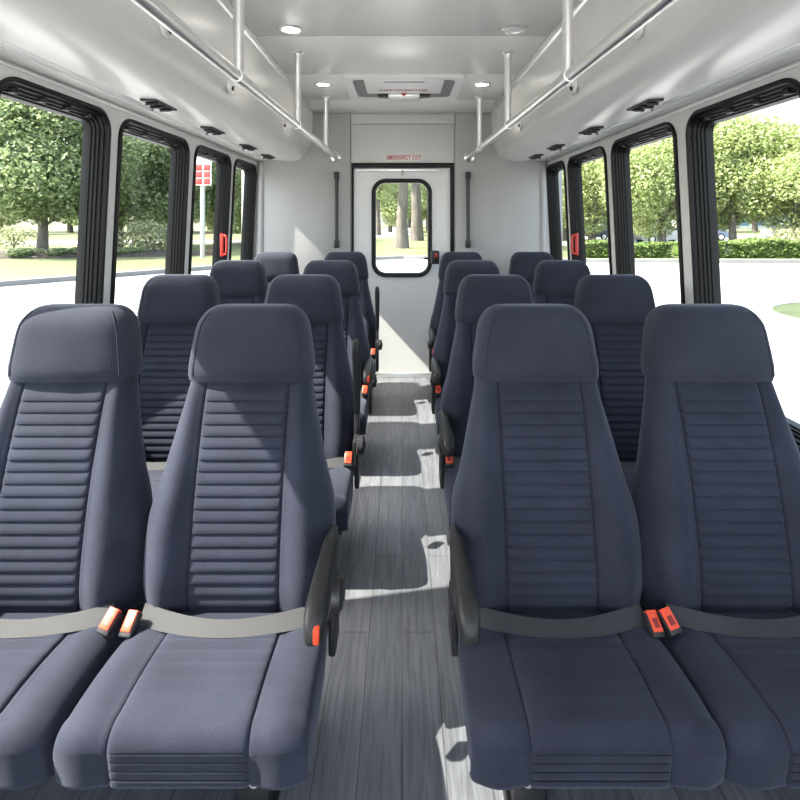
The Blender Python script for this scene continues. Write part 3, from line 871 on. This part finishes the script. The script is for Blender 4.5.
for px, Y, fm, sm, lab in [(24, 25.6, smA, stA, 'low dark shrub left of the big trunk in the mulch bed'), (62, 26, smA, stA, 'low dark shrub just right of the big trunk'), (84, 26.5, smA, stA, 'low dark shrub beside the window post of the front left window'),
                           (118, 26.5, smA, stA, 'dark low shrub at the near edge of the second left window'), (132, 27, smA, stA, 'dark low shrub under the pale flowering bush'),
                           (151, 29, smB, stB, 'pale flowering bush seen through the second left window'), (168, 31, smC, stB, 'smaller pale bush right of the flowering one'),
                           (14, 34, smC, stB, 'pale bush behind the big tree near the photo edge'),
                           (786, 27.5, smC, stB, 'sparse pale bush rising over the hedge at the right photo edge'), (806, 26.5, smC, stB, 'pale bush half cut off by the right photo edge')]:
    r = thing('shrub', ((px-402)*Y/520, Y, GZ+.15), lab, 'shrub', None); link('foliage', fm, r); link('stem', sm, r)
    if fm is smA: r.scale = (.9, .9, .62)

# hedges on the right
def hedge(x0, x1, y0, y1, h, lab, seed, n):
    cx, cy = (x0+x1)/2, (y0+y1)/2
    r = thing('hedge', (cx, cy, GZ+.12), lab, 'hedge')
    rnd = random.Random(seed); v = []; f = []
    W, D = (x1-x0)/2, (y1-y0)/2
    for _ in range(n):
        k = rnd.random(); x = rnd.uniform(-W, W)
        hh = h*(.86+.14*math.sin(x*1.7+seed)*math.cos(x*.63))
        if k < .45: p = Vector((x, -D+rnd.uniform(0, .25), rnd.uniform(0, hh)))
        elif k < .85: p = Vector((x, rnd.uniform(-D, D), hh-rnd.uniform(0, .15)))
        else: p = Vector((x, D-rnd.uniform(0, .2), rnd.uniform(0, hh)))
        d = Vector((rnd.gauss(0, 1), rnd.gauss(0, 1), rnd.gauss(0, 1))).normalized(); u = d.orthogonal().normalized(); s = .13*rnd.uniform(.6, 1.3)
        o = len(v); v += [p-d*s*.6, p+u*s*.35, p+d*s*.6, p-u*s*.35]; f.append((o, o+1, o+2, o+3))
    me = bpy.data.meshes.new('foliage'); me.from_pydata([tuple(q) for q in v], [], f); me.materials.append(M['leafc']); link('foliage', me, r)
    MB().box(-W+.12, W-.12, -D+.15, D-.15, .0, h*.78, .15, 3).build('core', 'leafc', r)
hedge(8.6, 13.2, 25.4, 27.2, .85, 'clipped green hedge seen through the second and third right windows', 3, 6000)
hedge(13.9, 22.5, 25.2, 27.2, .95, 'clipped green hedge seen through the front right window', 8, 10000)

# cars
def car(px, Y, rz, m, lab):
    r = thing('car', ((px-402)*Y/520, Y, GZ+.14), lab, 'car', 'cars parked behind the hedge'); r.rotation_euler.z = rz
    prof = [(-2.2, .45), (-2.15, .8), (-1.9, .95), (-1.2, 1.0), (-.9, 1.02), (.9, 1.02), (1.6, .95), (2.1, .82), (2.2, .5), (2.15, .28), (-2.1, .28)]
    MB().loft([[(x, yy, z) for x, z in prof] for yy in (-.86, -.8, .8, .86)]).build('body', m, r)
    cab = [(-1.55, .98), (-1.05, 1.42), (.3, 1.46), (1.05, .98)]
    MB().loft([[(x*.99, yy, z) for x, z in cab] for yy in (-.72, .72)]).build('cabin', 'carglass', r)
    MB().box(-1.0, .3, -.68, .68, 1.42, 1.48, .03).build('roof', m, r)
    for wx_ in (-1.35, 1.35):
        for wy in (-.86, .86):
            s_ = 1 if wy > 0 else -1
            w_ = MB().lathe([(0, wy-s_*.1), (.30, wy-s_*.1), (.33, wy-s_*.06), (.33, wy+s_*.0), (.3, wy+s_*.04), (.2, wy+s_*.03), (0, wy+s_*.03)], (wx_, 0, .33), 'Y', 18).build('wheel', 'tyre', r)
            MB().lathe([(0, wy+s_*.045), (.19, wy+s_*.045), (.2, wy+s_*.02)], (wx_, 0, .33), 'Y', 14).build('hub_cap', 'alu', w_)
car(662, 41, .1, 'carw', 'silver car parked behind the hedge in the second right window')
car(612, 47, .2, 'card', 'dark car parked behind the hedge in the third right window')
car(700, 46, -.1, 'carb', 'blue car parked behind the right window post')
car(790, 48, .05, 'carw', 'silver car far behind the pale bush at the right photo edge')

# far building on the right
bd = thing('building', (66, 96, GZ), 'distant pale building with blue glass seen between the right trees', 'building')
MB().box(-14, 14, 0, 10, 0, 6, .05).build('wall', 'facade', bd)
for k in range(9):
    MB().box(-13.2+k*3, -10.9+k*3, -.1, .05, .8, 4.8, .03).build('window', 'bluegl', bd)
# sign post seen through the third left window
sx, sy = (204-402)*25.5/520, 24.0
sp = thing('street_sign', (sx, sy+1.5, GZ+.12), 'red and white sign on a grey post seen through the third left window', 'street sign')
MB().tube([(-.12, .13, 0), (-.12, .13, 4.9)], .11, 12).build('post', 'galv', sp)
MB().box(-.45, .37, -.03, .0, 3.55, 5.15, .01).build('sign_panel', 'signw', sp)
q = MB()
for cx in (-.24, .16):
    for k in range(3): q.box(cx-.16, cx+.16, -.04, -.028, 3.6+k*.34, 3.9+k*.34, .004)
q.build('red_plate', 'sign', sp)
# ------------------------------------------------------------------ light
SUN_EL = math.radians(47); AZ = math.radians(11)
to_sun = Vector((-math.cos(SUN_EL)*math.cos(AZ), -math.cos(SUN_EL)*math.sin(AZ), math.sin(SUN_EL)))
L = bpy.data.lights.new('sun', 'SUN'); L.energy = 9.5; L.angle = math.radians(.6); L.color = (1, .95, .86)
so = bpy.data.objects.new('sun', L); COL.objects.link(so); so.rotation_euler = to_sun.to_track_quat('Z', 'Y').to_euler()
wd = bpy.data.worlds.new('sky'); S.world = wd; wd.use_nodes = True
nt = wd.node_tree; bg = nt.nodes['Background']
sk = nt.nodes.new('ShaderNodeTexSky'); sk.sky_type = 'NISHITA'; sk.sun_disc = False; sk.sun_elevation = SUN_EL; sk.sun_rotation = math.radians(-83)
sk.air_density = 1.0; sk.dust_density = 2.5; sk.ozone_density = 1.0
mixn = nt.nodes.new('ShaderNodeMix'); mixn.data_type = 'RGBA'; mixn.inputs[0].default_value = .45
lum = nt.nodes.new('ShaderNodeRGBToBW'); nt.links.new(sk.outputs[0], lum.inputs[0])
nt.links.new(sk.outputs[0], mixn.inputs[6]); nt.links.new(lum.outputs[0], mixn.inputs[7])
nt.links.new(mixn.outputs[2], bg.inputs['Color']); bg.inputs['Strength'].default_value = .55

vs = S.view_settings; vs.view_transform = 'Standard'; vs.look = 'None'; vs.gamma = 1; vs.use_curve_mapping = False; vs.exposure = 1.1
S.cycles.use_denoising = True
S.cycles.max_bounces = 10; S.cycles.diffuse_bounces = 6; S.cycles.transparent_max_bounces = 16
S.cycles.caustics_reflective = False; S.cycles.caustics_refractive = False
